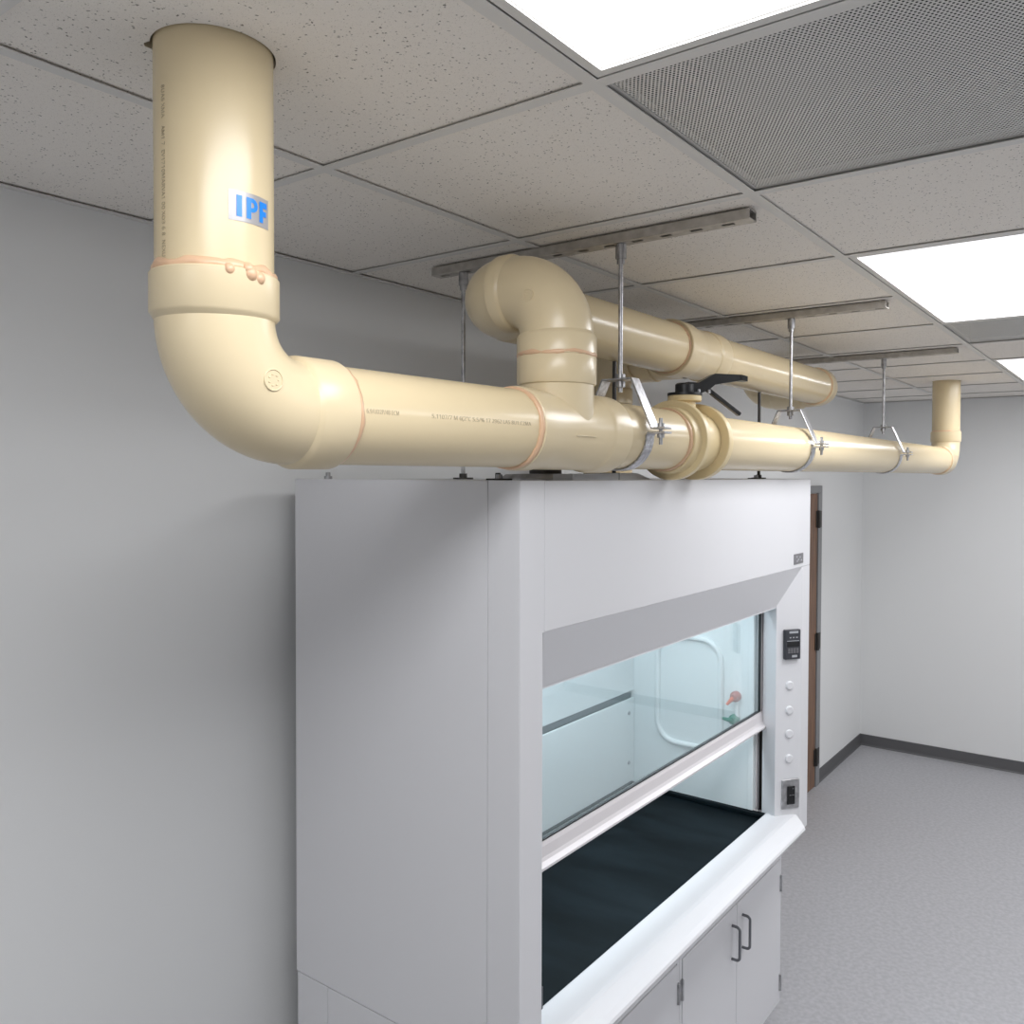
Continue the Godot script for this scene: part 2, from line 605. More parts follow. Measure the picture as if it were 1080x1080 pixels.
func ceiling() -> void:
	var c := structure("ceiling")
	cut("slab", M.slab, c, -0.15, ROOM_X + 0.15, 3.18, 3.3, ROOM_BACK - 0.15, ZF + 0.15)
	var xs := [0.0, 0.605, 1.207, 1.812, 2.42, 3.03, 3.64, ROOM_X]
	var zs := [ROOM_BACK, -1.98, -1.37, -0.755, -0.14, 0.472, 1.083, 1.69, 2.312, 2.928, 3.548, 4.155, 4.785, 5.385, 6.03, 6.65, ZF]
	var tw := 0.012
	# grid: long runners, cross tees, wall angles
	for i in range(1, xs.size() - 1):
		var st := mb()
		bx(st, xs[i] - tw, xs[i] + tw, HC, HC + 0.0015, ROOM_BACK, ZF)
		bx(st, xs[i] - 0.0015, xs[i] + 0.0015, HC + 0.0015, HC + 0.04, ROOM_BACK, ZF)
		part("main_runner", st, M.tee, c)
	var lit := {}
	for key in [Vector2i(2, 0), Vector2i(2, 4), Vector2i(2, 8), Vector2i(2, 12), Vector2i(4, 8), Vector2i(4, 12)]:
		lit[key] = "start"
		lit[key + Vector2i(0, 1)] = "end"
	var vent := {Vector2i(2, 6): true, Vector2i(2, 10): true}
	for j in range(1, zs.size() - 1):
		for i in xs.size() - 1:
			if lit.get(Vector2i(i, j), "") == "end":
				continue
			var st := mb()
			bx(st, xs[i] + tw, xs[i + 1] - tw, HC, HC + 0.0014, zs[j] - tw, zs[j] + tw)
			bx(st, xs[i] + tw, xs[i + 1] - tw, HC + 0.0014, HC + 0.036, zs[j] - 0.0015, zs[j] + 0.0015)
			part("cross_tee", st, M.tee, c)
	for e in [[0.0, 0.022, ROOM_BACK, ZF], [ROOM_X - 0.022, ROOM_X, ROOM_BACK, ZF], [0.022, ROOM_X - 0.022, ZF - 0.022, ZF], [0.022, ROOM_X - 0.022, ROOM_BACK, ROOM_BACK + 0.022]]:
		cut("wall_angle", M.tee, c, e[0], e[1], HC - 0.001, HC + 0.0005, e[2], e[3])
	# tiles
	var cache := {}
	for i in xs.size() - 1:
		for j in zs.size() - 1:
			var key := Vector2i(i, j)
			if lit.has(key) or vent.has(key):
				continue
			var x0: float = xs[i] + 0.004
			var x1: float = xs[i + 1] - 0.004
			var z0: float = zs[j] + 0.004
			var z1: float = zs[j + 1] - 0.004
			var y0 := HC + 0.0045
			var y1 := y0 + 0.016
			var hole := []
			for hh in [[PX + (SWING_Z - ZR) * sin(deg_to_rad(SWING)), SWING_Z - (SWING_Z - ZR) * cos(deg_to_rad(SWING)), R + 0.0035, 4.05], [PX, ZR2, R + 0.006, -100.0], [0.31, 4.02, R + 0.006, -100.0]]:
				if hh[0] > x0 and hh[0] < x1 and hh[1] > z0 and hh[1] < z1:
					hole = hh
			if hole:
				var st := mb()
				holed(st, x0, x1, z0, z1, y0, y1, hole[0], hole[1], hole[2], hole[3])
				part("ceiling_tile", st, M.tile, c)
				continue
			var sz := Vector2(snappedf(x1 - x0, 0.0005), snappedf(z1 - z0, 0.0005))
			if not cache.has(sz):
				var st := mb()
				box(st, Vector3.ZERO, Vector3(sz.x, 0.016, sz.y), 0.0015)
				cache[sz] = mesh_of(st, M.tile)
			inst("ceiling_tile", cache[sz], c, Transform3D(Basis.IDENTITY, P((x0 + x1) / 2, (y0 + y1) / 2, (z0 + z1) / 2)))
	# light panels
	var names := {
		Vector2i(2, 4): "large glowing light panel at the top edge, beside the perforated grille",
		Vector2i(2, 8): "glowing light panel in the middle distance beyond the plain tile and grille",
		Vector2i(2, 0): "glowing light panel behind the camera, outside the picture",
		Vector2i(2, 12): "smallest glowing light panel, near the far wall"}
	for key in lit:
		if lit[key] != "start":
			continue
		var i: int = key.x
		var j: int = key.y
		light_panel(xs[i] + tw, xs[i + 1] - tw, zs[j] + tw, zs[j + 2] - tw, names.get(key, "glowing light panel in the ceiling outside the picture"))
	grille(xs[2] + tw, xs[3] - tw, zs[6] + tw, zs[7] - tw, "perforated grey air grille next to the nearest light panel")
	grille(xs[2] + tw, xs[3] - tw, zs[10] + tw, zs[11] - tw, "perforated grey air grille at the far end of the second light panel")

func light_panel(x0: float, x1: float, z0: float, z1: float, label: String) -> void:
	var cx := (x0 + x1) / 2
	var cz := (z0 + z1) / 2
	var t := thing("ceiling_light", label, "light", P(cx, HC, cz), "light panels in the ceiling")
	var st := mb()
	var b := 0.019
	var g := 0.003
	for e in [[x0 + g, x0 + b, z0 + g, z1 - g], [x1 - b, x1 - g, z0 + g, z1 - g], [x0 + b, x1 - b, z0 + g, z0 + b], [x0 + b, x1 - b, z1 - b, z1 - g]]:
		bx(st, e[0], e[1], HC + 0.001, HC + 0.03, e[2], e[3])
	bx(st, x0 - 0.006, x1 + 0.006, HC + 0.03, HC + 0.05, z0 - 0.006, z1 + 0.006)
	part("frame", st, M.tee, t)
	cut("diffuser", M.diffuser, t, x0 + b, x1 - b, HC + 0.006, HC + 0.012, z0 + b, z1 - b)
	var l := AreaLight3D.new()
	l.name = "glow"
	t.add_child(l, true)
	l.area_size = Vector2(x1 - x0 - 2 * b - 0.004, z1 - z0 - 2 * b - 0.004)
	l.area_normalize_energy = true
	l.light_energy = LAMP_ENERGY
	l.light_color = c8(251, 252, 255)
	l.area_range = 14.0
	l.area_attenuation = 2.0
	l.shadow_enabled = true
	l.global_transform = Transform3D(Basis(Vector3.RIGHT, -PI / 2), P(cx, HC + 0.004, cz))

func grille(x0: float, x1: float, z0: float, z1: float, label: String) -> void:
	var t := thing("air_grille", label, "vent", P((x0 + x1) / 2, HC, (z0 + z1) / 2), "perforated air grilles in the ceiling")
	var st := mb()
	var b := 0.007
	for e in [[x0 - 0.004, x0 + b, z0 - 0.004, z1 + 0.004], [x1 - b, x1 + 0.004, z0 - 0.004, z1 + 0.004], [x0 + b, x1 - b, z0 - 0.004, z0 + b], [x0 + b, x1 - b, z1 - b, z1 + 0.004]]:
		bx(st, e[0], e[1], HC + 0.005, HC + 0.02, e[2], e[3])
	part("frame", st, M.grille, t)
	st = mb()
	quad(st, P(x0 + b, HC + 0.006, z0 + b), P(x1 - b, HC + 0.006, z0 + b), P(x1 - b, HC + 0.006, z1 - b), P(x0 + b, HC + 0.006, z1 - b), Vector3.DOWN)
	part("perforated_sheet", st, M.grille_sheet, t)
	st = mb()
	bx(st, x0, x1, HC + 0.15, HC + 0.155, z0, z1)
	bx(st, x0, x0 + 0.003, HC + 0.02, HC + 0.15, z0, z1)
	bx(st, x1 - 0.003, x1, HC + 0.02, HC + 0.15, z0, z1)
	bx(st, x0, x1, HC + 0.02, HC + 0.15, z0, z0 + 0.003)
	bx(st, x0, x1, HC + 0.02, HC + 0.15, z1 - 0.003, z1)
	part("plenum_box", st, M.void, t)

# ---------------------------------------------------------------- fume hood
# a point on the slanted inner face of the right hand post: s along the face inwards, n out of it
func slant(s: float, y: float, n := 0.0) -> Vector3:
	var t := Vector2(0.76 - XF, 3.08 - 3.17).normalized()
	var o := Vector2(-t.y, t.x)
	if o.x < 0:
		o = -o
	return P(XF + t.x * s + o.x * n, y, 3.17 + t.y * s + o.y * n)

func on_slant(st: SurfaceTool, s0: float, s1: float, y0: float, y1: float, n0: float, n1: float, bev := 0.0) -> void:
	var ex := (slant(0.0, 0) - slant(1.0, 0)).normalized()
	var ez := (slant(0.0, 0, 1.0) - slant(0.0, 0, 0.0)).normalized()
	var bs := Basis(ex, Vector3.UP, ez)
	box(st, slant((s0 + s1) / 2, (y0 + y1) / 2, (n0 + n1) / 2), Vector3(absf(s1 - s0), absf(y1 - y0), absf(n1 - n0)), bev, bs)

func hood() -> void:
	var h := thing("fume_hood", "large white fume hood with a half open glass sash, under the pipes", "fume hood", P(0.46, 0.868, 2.33))
	var flat := func(u, vv, w): return P(u, w, vv)   # plan polygons: u = x, v = z, w = height
	# outer skin
	cut("side_panel", M.hood, h, 0.10, 0.7376, 0.868, HTOP, HZ0, HZ0 + 0.018, 0.0015)
	cut("side_panel", M.hood, h, 0.10, 0.7376, 0.868, HTOP, HZ1 - 0.018, HZ1, 0.0015)
	cut("top_panel", M.hood, h, 0.10, 0.80, HTOP - 0.02, HTOP - 0.001, HZ0 + 0.019, HZ1 - 0.019)
	cut("back_panel", M.hood, h, 0.10, 0.112, 0.868, HTOP - 0.02, HZ0 + 0.019, HZ1 - 0.019)
	# corner posts, slanted towards the opening
	for side in 2:
		var pts := PackedVector2Array()
		for q in [[0.7396, 0.0], [XF - 0.002, 0.0], [XF, 0.002], [XF, 0.080], [XF - 0.0012, 0.0825], [0.7612, 0.1712], [0.7588, 0.172], [0.702, 0.150], [0.702, 0.10], [0.7396, 0.06]]:
			pts.append(Vector2(q[0], HZ0 + q[1] if side == 0 else HZ1 - q[1]))
		var st := mb()
		prism(st, pts, flat, 0.817, 1.8195)
		# above the slanted lip the post stays narrow
		var up := PackedVector2Array()
		for q in [[0.7396, 0.0], [XF - 0.002, 0.0], [XF, 0.002], [XF, 0.086 if side == 0 else 0.002], [0.80, 0.086 if side == 0 else 0.002], [0.80, 0.02], [0.7396, 0.02]]:
			up.append(Vector2(q[0], HZ0 + q[1] if side == 0 else HZ1 - q[1]))
		if side == 0:
			prism(st, up, flat, 1.8195, HTOP)
		else:
			bx(st, 0.7396, 0.806, 1.8195, HTOP, HZ1 - 0.018, HZ1, 0.001)
		part("corner_post", st, M.hood, h)
	cut("front_panel", M.hood, h, XF - 0.018, XF, 1.8205, HTOP, HZ0 + 0.0872, HZ1, 0.0012)
	# slanted valance below the front panel, mitred into the posts
	var sv := mb()
	var a := P(XF, 1.8205, HZ0 + 0.0825)
	var b := P(XF, 1.8205, HZ1 - 0.0825)
	var c := P(0.76, 1.675, HZ1 - 0.172)
	var d := P(0.76, 1.675, HZ0 + 0.172)
	var vn := P(0.145, -0.0652, 0).normalized()
	quad(sv, a, b, c, d, vn)
	var bk := P(-0.012, 0.008, 0)
	quad(sv, a + bk, b + bk, c + bk, d + bk, -vn)
	quad(sv, d, c, c + bk, d + bk, Vector3.DOWN)
	quad(sv, a, b, b + bk, a + bk, Vector3.UP)
	quad(sv, a, d, d + bk, a + bk, P(0, 0, -1))
	quad(sv, b, c, c + bk, b + bk, P(0, 0, 1))
	part("valance", sv, M.hood, h)
	# lip returning from the valance to the sash
	cut("valance_return", M.hood, h, 0.712, 0.758, 1.668, 1.676, HZ0 + 0.172, HZ1 - 0.172)
	cut("valance_return", M.hood, h, 0.712, 0.718, 1.676, 2.12, HZ0 + 0.10, HZ1 - 0.10)
	# sash tracks
	for side in 2:
		for q in [[0.674, 0.680, 0.120, 0.146], [0.698, 0.704, 0.108, 0.117]]:
			var st := mb()
			var za: float = HZ0 + q[2] if side == 0 else HZ1 - q[3]
			var zb: float = HZ0 + q[3] if side == 0 else HZ1 - q[2]
			bx(st, q[0], q[1], 0.885, 2.10, za, zb, 0.001)
			part("sash_track", st, M.track if q[0] > 0.69 else M.rail, h)
		var sd := mb()
		var z0: float = HZ0 + 0.10 if side == 0 else HZ1 - 0.108
		bx(sd, 0.67, 0.705, 0.875, 2.10, z0, z0 + 0.008)
		part("track_channel", sd, M.dark_metal, h)
	# sash: two stiles, bottom rail with a finger lip, glass
	var sash := Node3D.new()
	sash.name = "sash"
	h.add_child(sash)
	var sz0 := HZ0 + 0.119
	var sz1 := HZ1 - 0.119
	var rail := PackedVector2Array([Vector2(0.680, 1.212), Vector2(0.709, 1.206), Vector2(0.716, 1.209), Vector2(0.717, 1.216), Vector2(0.706, 1.224), Vector2(0.702, 1.232), Vector2(0.701, 1.258), Vector2(0.698, 1.268), Vector2(0.694, 1.270), Vector2(0.682, 1.270), Vector2(0.680, 1.266)])
	var sr := mb()
	prism(sr, rail, func(u, vv, w): return P(u, vv, w), sz0 - 0.01, sz1 + 0.01)
	part("rail", sr, M.rail, sash)
	cut("stile", M.rail, sash, 0.683, 0.697, 1.27, 2.08, sz0, sz0 + 0.042, 0.001)
	cut("stile", M.rail, sash, 0.683, 0.697, 1.27, 2.08, sz1 - 0.042, sz1, 0.001)
	cut("gasket", M.black, sash, 0.687, 0.6985, 1.2705, 1.2735, sz0 + 0.042, sz1 - 0.042)
	cut("gasket", M.black, sash, 0.687, 0.6985, 1.2735, 2.08, sz1 - 0.0455, sz1 - 0.0425)
	cut("glass", M.glass, sash, 0.689, 0.694, 1.271, 2.08, sz0 + 0.042, sz1 - 0.0425)
	# chamber lining
	var l0 := HZ0 + 0.172
	var l1 := HZ1 - 0.172
	cut("chamber_wall", M.liner, h, 0.112, 0.672, 0.892, 2.06, l0 - 0.012, l0)
	cut("chamber_wall", M.liner, h, 0.112, 0.672, 0.892, 2.06, l1, l1 + 0.012)
	cut("chamber_edge", M.liner, h, 0.655, 0.676, 0.892, 2.06, l1 - 0.004, l1 + 0.03, 0.002)
	cut("chamber_edge", M.liner, h, 0.655, 0.676, 0.892, 2.06, l0 - 0.03, l0 + 0.004, 0.002)
	cut("chamber_roof", M.liner, h, 0.112, 0.70, 2.06, 2.072, l0 - 0.012, l1 + 0.012)
	cut("baffle", M.liner, h, 0.155, 0.165, 0.902, 1.2444, l0 + 0.004, l1 - 0.003, 0.001)
	cut("baffle", M.liner, h, 0.150, 0.160, 1.2735, 2.03, l0 + 0.004, l1 - 0.001, 0.001)
	cut("baffle_slot", M.track, h, 0.140, 0.148, 1.235, 1.285, l0 + 0.004, l1 - 0.002)
	for y in [1.188, 0.984]:
		for z in [l1 - 0.048, l0 + 0.048]:
			var st := mb()
			tube(st, [P(0.165, y, z), P(0.1685, y, z), P(0.1705, y, z)], [0.008, 0.008, 0.004], 16)
			part("baffle_screw", st, M.steel, h)
	# rounded frame moulding on the chamber wall
	for side in 2:
		var zc: float = l1 - 0.004 if side == 1 else l0 + 0.004
		var path := []
		var rad := []
		var xa := 0.272
		var xb := 0.545
		var ya := 1.092
		var yb := 1.52
		var rr := 0.085
		for q in [[xb - rr, yb - rr, 0.0], [xa + rr, yb - rr, 90.0], [xa + rr, ya + rr, 180.0], [xb - rr, ya + rr, 270.0]]:
			for k in 13:
				var an := deg_to_rad(q[2] + k * 7.5)
				path.append(P(q[0] + cos(an) * rr, q[1] + sin(an) * rr, zc)); rad.append(0.011)
		path.append(path[0]); rad.append(0.011)
		var st := mb()
		tube(st, path, rad, 14, false)
		part("moulding", st, M.liner, h)
	# service outlets in the chamber
	outlet(h, 0.607, 1.317, l1, M.red_brown, M.orange, -0.9)
	outlet(h, 0.602, 1.228, l1, M.green, M.green, 0.2)
	var so := mb()
	rod(so, P(0.612, 1.205, l1 - 0.006), P(0.612, 1.33, l1 - 0.006), 0.007, 12)
	part("service_pipe", so, M.liner, h)
	# chamber lamp
	cut("chamber_lamp", M.hood_lamp, h, 0.40, 0.58, 2.046, 2.058, l0 + 0.2, l1 - 0.2, 0.003)
	var l := AreaLight3D.new()
	l.name = "chamber_glow"
	h.add_child(l, true)
	l.area_size = Vector2(0.17, l1 - l0 - 0.42)
	l.area_normalize_energy = true
	l.light_energy = HOOD_LAMP_ENERGY
	l.light_color = c8(228, 244, 252)
	l.area_range = 12.0
	l.area_attenuation = 2.0
	l.shadow_enabled = true
	l.global_transform = Transform3D(Basis(Vector3.RIGHT, -PI / 2), P(0.49, 2.043, 2.332))
	# airfoil sill
	var sill := PackedVector2Array([Vector2(0.722, 0.868), Vector2(0.722, 0.888), Vector2(0.727, 0.891), Vector2(0.800, 0.889), Vector2(0.812, 0.887), Vector2(0.848, 0.872), Vector2(0.862, 0.863), Vector2(0.866, 0.857), Vector2(0.864, 0.850), Vector2(0.850, 0.838), Vector2(0.835, 0.835), Vector2(0.78, 0.835)])
	var ss := mb()
	prism(ss, sill, func(u, vv, w): return P(u, vv, w - (0.0 if w < 2.0 else maxf(0.0, u - 0.80) * 0.9)), HZ0 + 0.088, HZ1 - 0.082)
	part("airfoil_sill", ss, M.hood, h)
	# name plate
	cut("name_plate", M.plate_grey, h, XF, XF + 0.002, 1.834, 1.872, 3.072, 3.172, 0.0005)
	for q in [[3.10, 1.861], [3.118, 1.850], [3.135, 1.858], [3.105, 1.845], [3.15, 1.846]]:
		cut("name_plate_mark", M.device_light, h, XF + 0.0015, XF + 0.0026, q[1] - 0.003, q[1] + 0.003, q[0] - 0.007, q[0] + 0.007)
	# airflow monitor on the right post
	var sm := mb()
	on_slant(sm, 0.0144, 0.0817, 1.4765, 1.5871, 0.0, 0.014, 0.002)
	var mon := part("airflow_monitor", sm, M.device, h)
	for q in [[0.026, 0.064, 1.5735, 1.5815], [0.030, 0.052, 1.484, 1.4925], [0.028, 0.035, 1.556, 1.560], [0.042, 0.049, 1.556, 1.560], [0.056, 0.063, 1.556, 1.560], [0.022, 0.074, 1.5445, 1.5465]]:
		sm = mb()
		on_slant(sm, q[0], q[1], q[2], q[3], 0.0135, 0.0148)
		part("monitor_mark", sm, M.device_light, mon)
	sm = mb()
	on_slant(sm, 0.0215, 0.073, 1.5245, 1.5425, 0.014, 0.0150)
	part("monitor_display", sm, M.screen_off, mon)
	for r in 3:
		for k in 4:
			sm = mb()
			on_slant(sm, 0.024 + k * 0.012, 0.033 + k * 0.012, 1.500 + r * 0.0065, 1.5045 + r * 0.0065, 0.0135, 0.0155, 0.0006)
			part("key", sm, M.plate_grey, mon)
	# blank service plugs
	for y in [1.376, 1.283, 1.194, 1.101]:
		var st := mb()
		var nn := (slant(0, 0, 1) - slant(0, 0, 0)).normalized()
		var p := slant(0.052, y)
		tube(st, [p, p + nn * 0.0035, p + nn * 0.006], [0.0165, 0.0165, 0.0125], 24)
		part("plug_cap", st, M.hood, h)
	# socket plate
	var sw := mb()
	on_slant(sw, 0.0077, 0.0835, 0.9132, 1.024, 0.0, 0.006, 0.002)
	var pl := part("socket_plate", sw, M.steel, h)
	sw = mb()
	on_slant(sw, 0.0286, 0.0626, 0.9301, 0.9985, 0.006, 0.0095, 0.0015)
	part("socket", sw, M.black_gloss, pl)
	for q in [[0.034, 0.042, 0.964, 0.967], [0.046, 0.054, 0.964, 0.967], [0.036, 0.040, 0.988, 0.991]]:
		sw = mb()
		on_slant(sw, q[0], q[1], q[2], q[3], 0.009, 0.0099)
		part("socket_mark", sw, M.plate_grey, pl)
	# small latch on the near post by the sill
	cut("latch", M.track, h, XF - 0.03, XF - 0.004, 0.99, 1.04, HZ0 + 0.0875, HZ0 + 0.093, 0.001)
	# worktop: a thing of its own, dished with a raised rim
	var w := thing("worktop", "black epoxy worktop inside the fume hood", "worktop", P(0.42, 0.85, 2.33))
	cut("slab", M.worktop, w, 0.114, 0.7215, 0.8155, 0.872, l0 - 0.011, l1 + 0.011, 0.002)
	cut("rim", M.worktop, w, 0.114, 0.7215, 0.872, 0.8905, l1 - 0.014, l1 + 0.011, 0.003)
	cut("rim", M.worktop, w, 0.114, 0.7215, 0.872, 0.8905, l0 - 0.011, l0 + 0.014, 0.003)
	cut("rim", M.worktop, w, 0.114, 0.150, 0.872, 0.8905, l0 + 0.0145, l1 - 0.0145, 0.003)

func outlet(h: Node3D, x: float, y: float, zw: float, base_m: Material, lever_m: Material, tilt: float) -> void:
	var st := mb()
	tube(st, [P(x, y, zw), P(x, y, zw - 0.016), P(x, y, zw - 0.021), P(x, y, zw - 0.036)], [0.020, 0.020, 0.014, 0.012], 20)
	var o := part("service_outlet", st, base_m, h)
	st = mb()
	var a := P(x, y, zw - 0.030)
	var d := Vector3(-cos(tilt), sin(tilt), 0.35).normalized()
	tube(st, [a, a + d * 0.013, a + d * 0.026, a + d * 0.037], [0.009, 0.008, 0.0065, 0.005], 12)
	part("nozzle", st, lever_m, o)

func cabinets() -> void:
	var xf := 0.745
	for k in 2:
		var z0 := 1.457 + k * 0.8715
		var z1 := z0 + 0.870
		var lab: String = ["white base cabinet under the near end of the fume hood", "white base cabinet under the far end of the fume hood, both handles visible"][k]
		var t := thing("base_cabinet", lab, "cabinet", P(0.43, 0, (z0 + z1) / 2), "base cabinets under the fume hood")
		var st := mb()
		bx(st, 0.115, xf - 0.02, 0.128, 0.8145, z0, z1, 0.001)
		bx(st, 0.115, xf - 0.075, 0.0, 0.128, z0 + 0.004, z1 - 0.004)
		bx(st, xf - 0.02, xf, 0.128, 0.148, z0, z1, 0.001)
		bx(st, xf - 0.02, xf, 0.688, 0.8145, z0, z1, 0.001)
		bx(st, xf - 0.02, xf, 0.148, 0.688, z0, z0 + 0.016, 0.001)
		bx(st, xf - 0.02, xf, 0.148, 0.688, z1 - 0.016, z1, 0.001)
		part("body", st, M.hood, t)
		var zm := (z0 + z1) / 2
		for q in [[z0 + 0.018, zm - 0.0015, z0 + 0.012, zm - 0.042], [zm + 0.0015, z1 - 0.018, z1 - 0.012, zm + 0.048]]:
			var dr := cut("door", M.hood, t, xf - 0.019, xf + 0.002, 0.151, 0.685, q[0], q[1], 0.0015)
			for y in [0.594, 0.207]:
				var sh := mb()
				bx(sh, xf - 0.001, xf + 0.0035, y - 0.032, y + 0.032, q[2] - 0.007, q[2] + 0.007, 0.001)
				rod(sh, P(xf + 0.005, y - 0.032, q[2]), P(xf + 0.005, y + 0.032, q[2]), 0.0045, 10, 0.001)
				part("hinge", sh, M.steel, dr)
			var hh := mb()
			var ys := 0.514
			var ye := 0.628
			var pth := [P(xf, ys, q[3])]
			for e in 7:
				var an := PI / 2 * e / 6.0
				pth.append(P(xf + 0.018 + 0.012 * sin(an), ys + 0.012 - 0.012 * cos(an), q[3]))
			for e in 7:
				var an := PI / 2 * e / 6.0
				pth.append(P(xf + 0.018 + 0.012 * cos(an), ye - 0.012 + 0.012 * sin(an), q[3]))
			pth.append(P(xf, ye, q[3]))
			var rr := []
			for e in pth:
				rr.append(0.0048)
			tube(hh, pth, rr, 12)
			part("handle", hh, M.track, dr)
	# lower side skin of the cabinet run, seen at the bottom of the picture
	var sk := thing("side_skin", "plain white lower side panels of the hood base, at the bottom left", "panel", P(0.4, 0, HZ0))
	cut("filler", M.hood, sk, 0.105, 0.2206, 0.0, 0.8665, HZ0, HZ0 + 0.03, 0.001)
	cut("panel", M.hood, sk, 0.2222, 0.698, 0.0, 0.8665, HZ0, HZ0 + 0.03, 0.001)

# ---------------------------------------------------------------- pipes
func pipes() -> void:
	var t := thing("pipe_run", "cream plastic pipe run with risers, elbows, tees and a valve above the fume hood", "pipe", P(PX, PY, 2.0))
	var UPV := Vector3.UP
	var FWD := P(0, 0, 1)
	var OUT := P(1, 0, 0)
	var st := mb()
	# near riser
	var y_hub := 2.4325
	tube(st, [P(PX, y_hub - 0.03, ZR), P(PX, HC + 0.30, ZR)], [R, R], 72, false)
	var riser := part("pipe", st, M.pipe, t)
	sticker(riser)
	stencil_riser(riser)
	# near elbow: down the riser, then away along the wall
	st = mb()
	var bend := 0.122
	elbow(st, P(PX, PY, ZR), Vector3.DOWN, FWD, bend, y_hub - (PY + bend), 0.896 - (ZR + bend))
	var el := part("elbow", st, M.fitting, t)
	bead(P(PX, y_hub + 0.0025, ZR), UPV, R + 0.001, 0.006, el, 1, 0.006)
	bead(P(PX, PY, 0.9005), FWD, R + 0.0005, 0.005, el, 2, 0.004)
	var dr := mb()
	for q in [[20.0, 0.001, 0.0075], [0.0, 0.003, 0.0095], [-10.0, 0.0065, 0.0085], [2.0, -0.003, 0.008]]:
		var an := deg_to_rad(q[0])
		blob(dr, P(PX + cos(an) * (HUB - 0.0045), y_hub - q[1] - 0.003, ZR - sin(an) * (HUB - 0.0045)), q[2])
	part("cement_drip", dr, M.cement, el)
	emboss(el, P(PX + R + 0.0005, 2.289, 0.743), OUT, 0.0155)
	# main line to the tee
	st = mb()
	tube(st, [P(PX, PY, 0.86), P(PX, PY, 1.38)], [R, R], 72, false)
	var p1 := part("pipe", st, M.pipe, t)
	var side := func(z0: float): return func(x, y, z): return P(PX + cos(y / R + 0.05) * (R + 0.0002 + z), PY + sin(y / R + 0.05) * R, z0 + x)
	letters("stencil_print", "5.1107/7 M 6(2\"C 5.5/% 17 2962 LA5 8U1.C2MA", 0.0098, side.call(1.187), M.stencil, p1, false, 0.0004, 0.27)
	letters("stencil_print", "6.9/UD2P/4B ECM", 0.0098, side.call(0.945), M.stencil, p1, false, 0.0004, 0.068)
	for o in [riser, el, p1]:
		var pv := P(PX, 0, SWING_Z)
		o.global_transform = Transform3D(Basis.IDENTITY, pv) * Transform3D(Basis(Vector3.UP, deg_to_rad(SWING)), Vector3.ZERO) * Transform3D(Basis.IDENTITY, -pv)
	# tee under the rising branch
	var tz := 1.518
	st = mb()
	tube(st, hub_path(P(PX, PY, 1.36), FWD, [[0.0, R - 0.002], [0.0, HUB - 0.003], [0.002, HUB - 0.001], [0.045, HUB - 0.001], [0.06, R + 0.004], [0.258, R + 0.004], [0.264, HUB], [0.272, HUB + 0.0025], [0.336, HUB + 0.0025], [0.339, HUB - 0.001], [0.339, R - 0.002]], 0), hub_path(P(PX, PY, 1.36), FWD, [[0.0, R - 0.002], [0.0, HUB - 0.003], [0.002, HUB - 0.001], [0.045, HUB - 0.001], [0.06, R + 0.004], [0.258, R + 0.004], [0.264, HUB], [0.272, HUB + 0.0025], [0.336, HUB + 0.0025], [0.339, HUB - 0.001], [0.339, R - 0.002]], 1), 72, false)
	var br := [[0.0, R + 0.001], [0.075, R + 0.002], [0.098, R + 0.002], [0.099, HUB - 0.002], [0.103, HUB], [0.156, HUB], [0.159, HUB - 0.002], [0.159, R - 0.002]]
	tube(st, hub_path(P(PX, PY, tz), UPV, br, 0), hub_path(P(PX, PY, tz), UPV, br, 1), 64, false)
	var tee := part("tee", st, M.fitting, t)
	bead(P(PX, PY, 1.356), FWD, R + 0.001, 0.007, tee, 5, 0.006)
	bead(P(PX, PY + 0.162, tz), UPV, HUB - 0.002, 0.0045, tee, 6, 0.004)
	var seam := mb()
	rod(seam, P(PX + R + 0.0055, PY - 0.012, 1.47), P(PX + R + 0.0055, PY - 0.012, 1.545), 0.0009, 8)
	part("mould_line", seam, M.fitting, tee)
	# elbow above the tee, turning to the wall, then one turning along the wall
	st = mb()
	elbow(st, P(PX, UY, tz), UPV, -OUT, 0.105, 0.047, 0.03, R + 0.001)
	el = part("elbow", st, M.fitting, t)
	emboss(el, P(0.822, 2.535, tz - R - 0.0004), -FWD, 0.013)
	st = mb()
	elbow(st, P(UX, UY, tz), -OUT, FWD, 0.098, 0.0, 0.055, R + 0.004)
	part("elbow", st, M.fitting, t)
	st = mb()
	tube(st, [P(UX, UY, tz + 0.11), P(UX, UY, 2.45)], [R, R], 64, false)
	part("pipe", st, M.pipe, t)
	# upper tee with a branch towards the wall
	st = mb()
	var ut := [[0.0, R - 0.002], [0.0, HUB + 0.002], [0.002, HUB + 0.004], [0.075, HUB + 0.004], [0.100, HUB], [0.125, R + 0.003], [0.235, R + 0.003], [0.239, HUB - 0.001], [0.243, HUB], [0.317, HUB], [0.319, HUB - 0.002], [0.319, R - 0.002]]
	tube(st, hub_path(P(UX, UY, 2.43), FWD, ut, 0), hub_path(P(UX, UY, 2.43), FWD, ut, 1), 64, false)
	var ub := [[0.02, R + 0.004], [0.12, R + 0.003], [0.122, HUB], [0.18, HUB], [0.18, R - 0.002]]
	tube(st, hub_path(P(UX, UY, 2.59), -OUT, ub, 0), hub_path(P(UX, UY, 2.59), -OUT, ub, 1), 56, false)
	tee = part("tee", st, M.fitting, t)
	bead(P(UX, UY, 2.4285), FWD, R + 0.0005, 0.0045, tee, 7)
	st = mb()
	tube(st, [P(UX, UY, 2.73), P(UX, UY, 3.88)], [R, R], 64, false)
	part("pipe", st, M.pipe, t)
	# far end of the upper line: to the wall, then up through the ceiling
	st = mb()
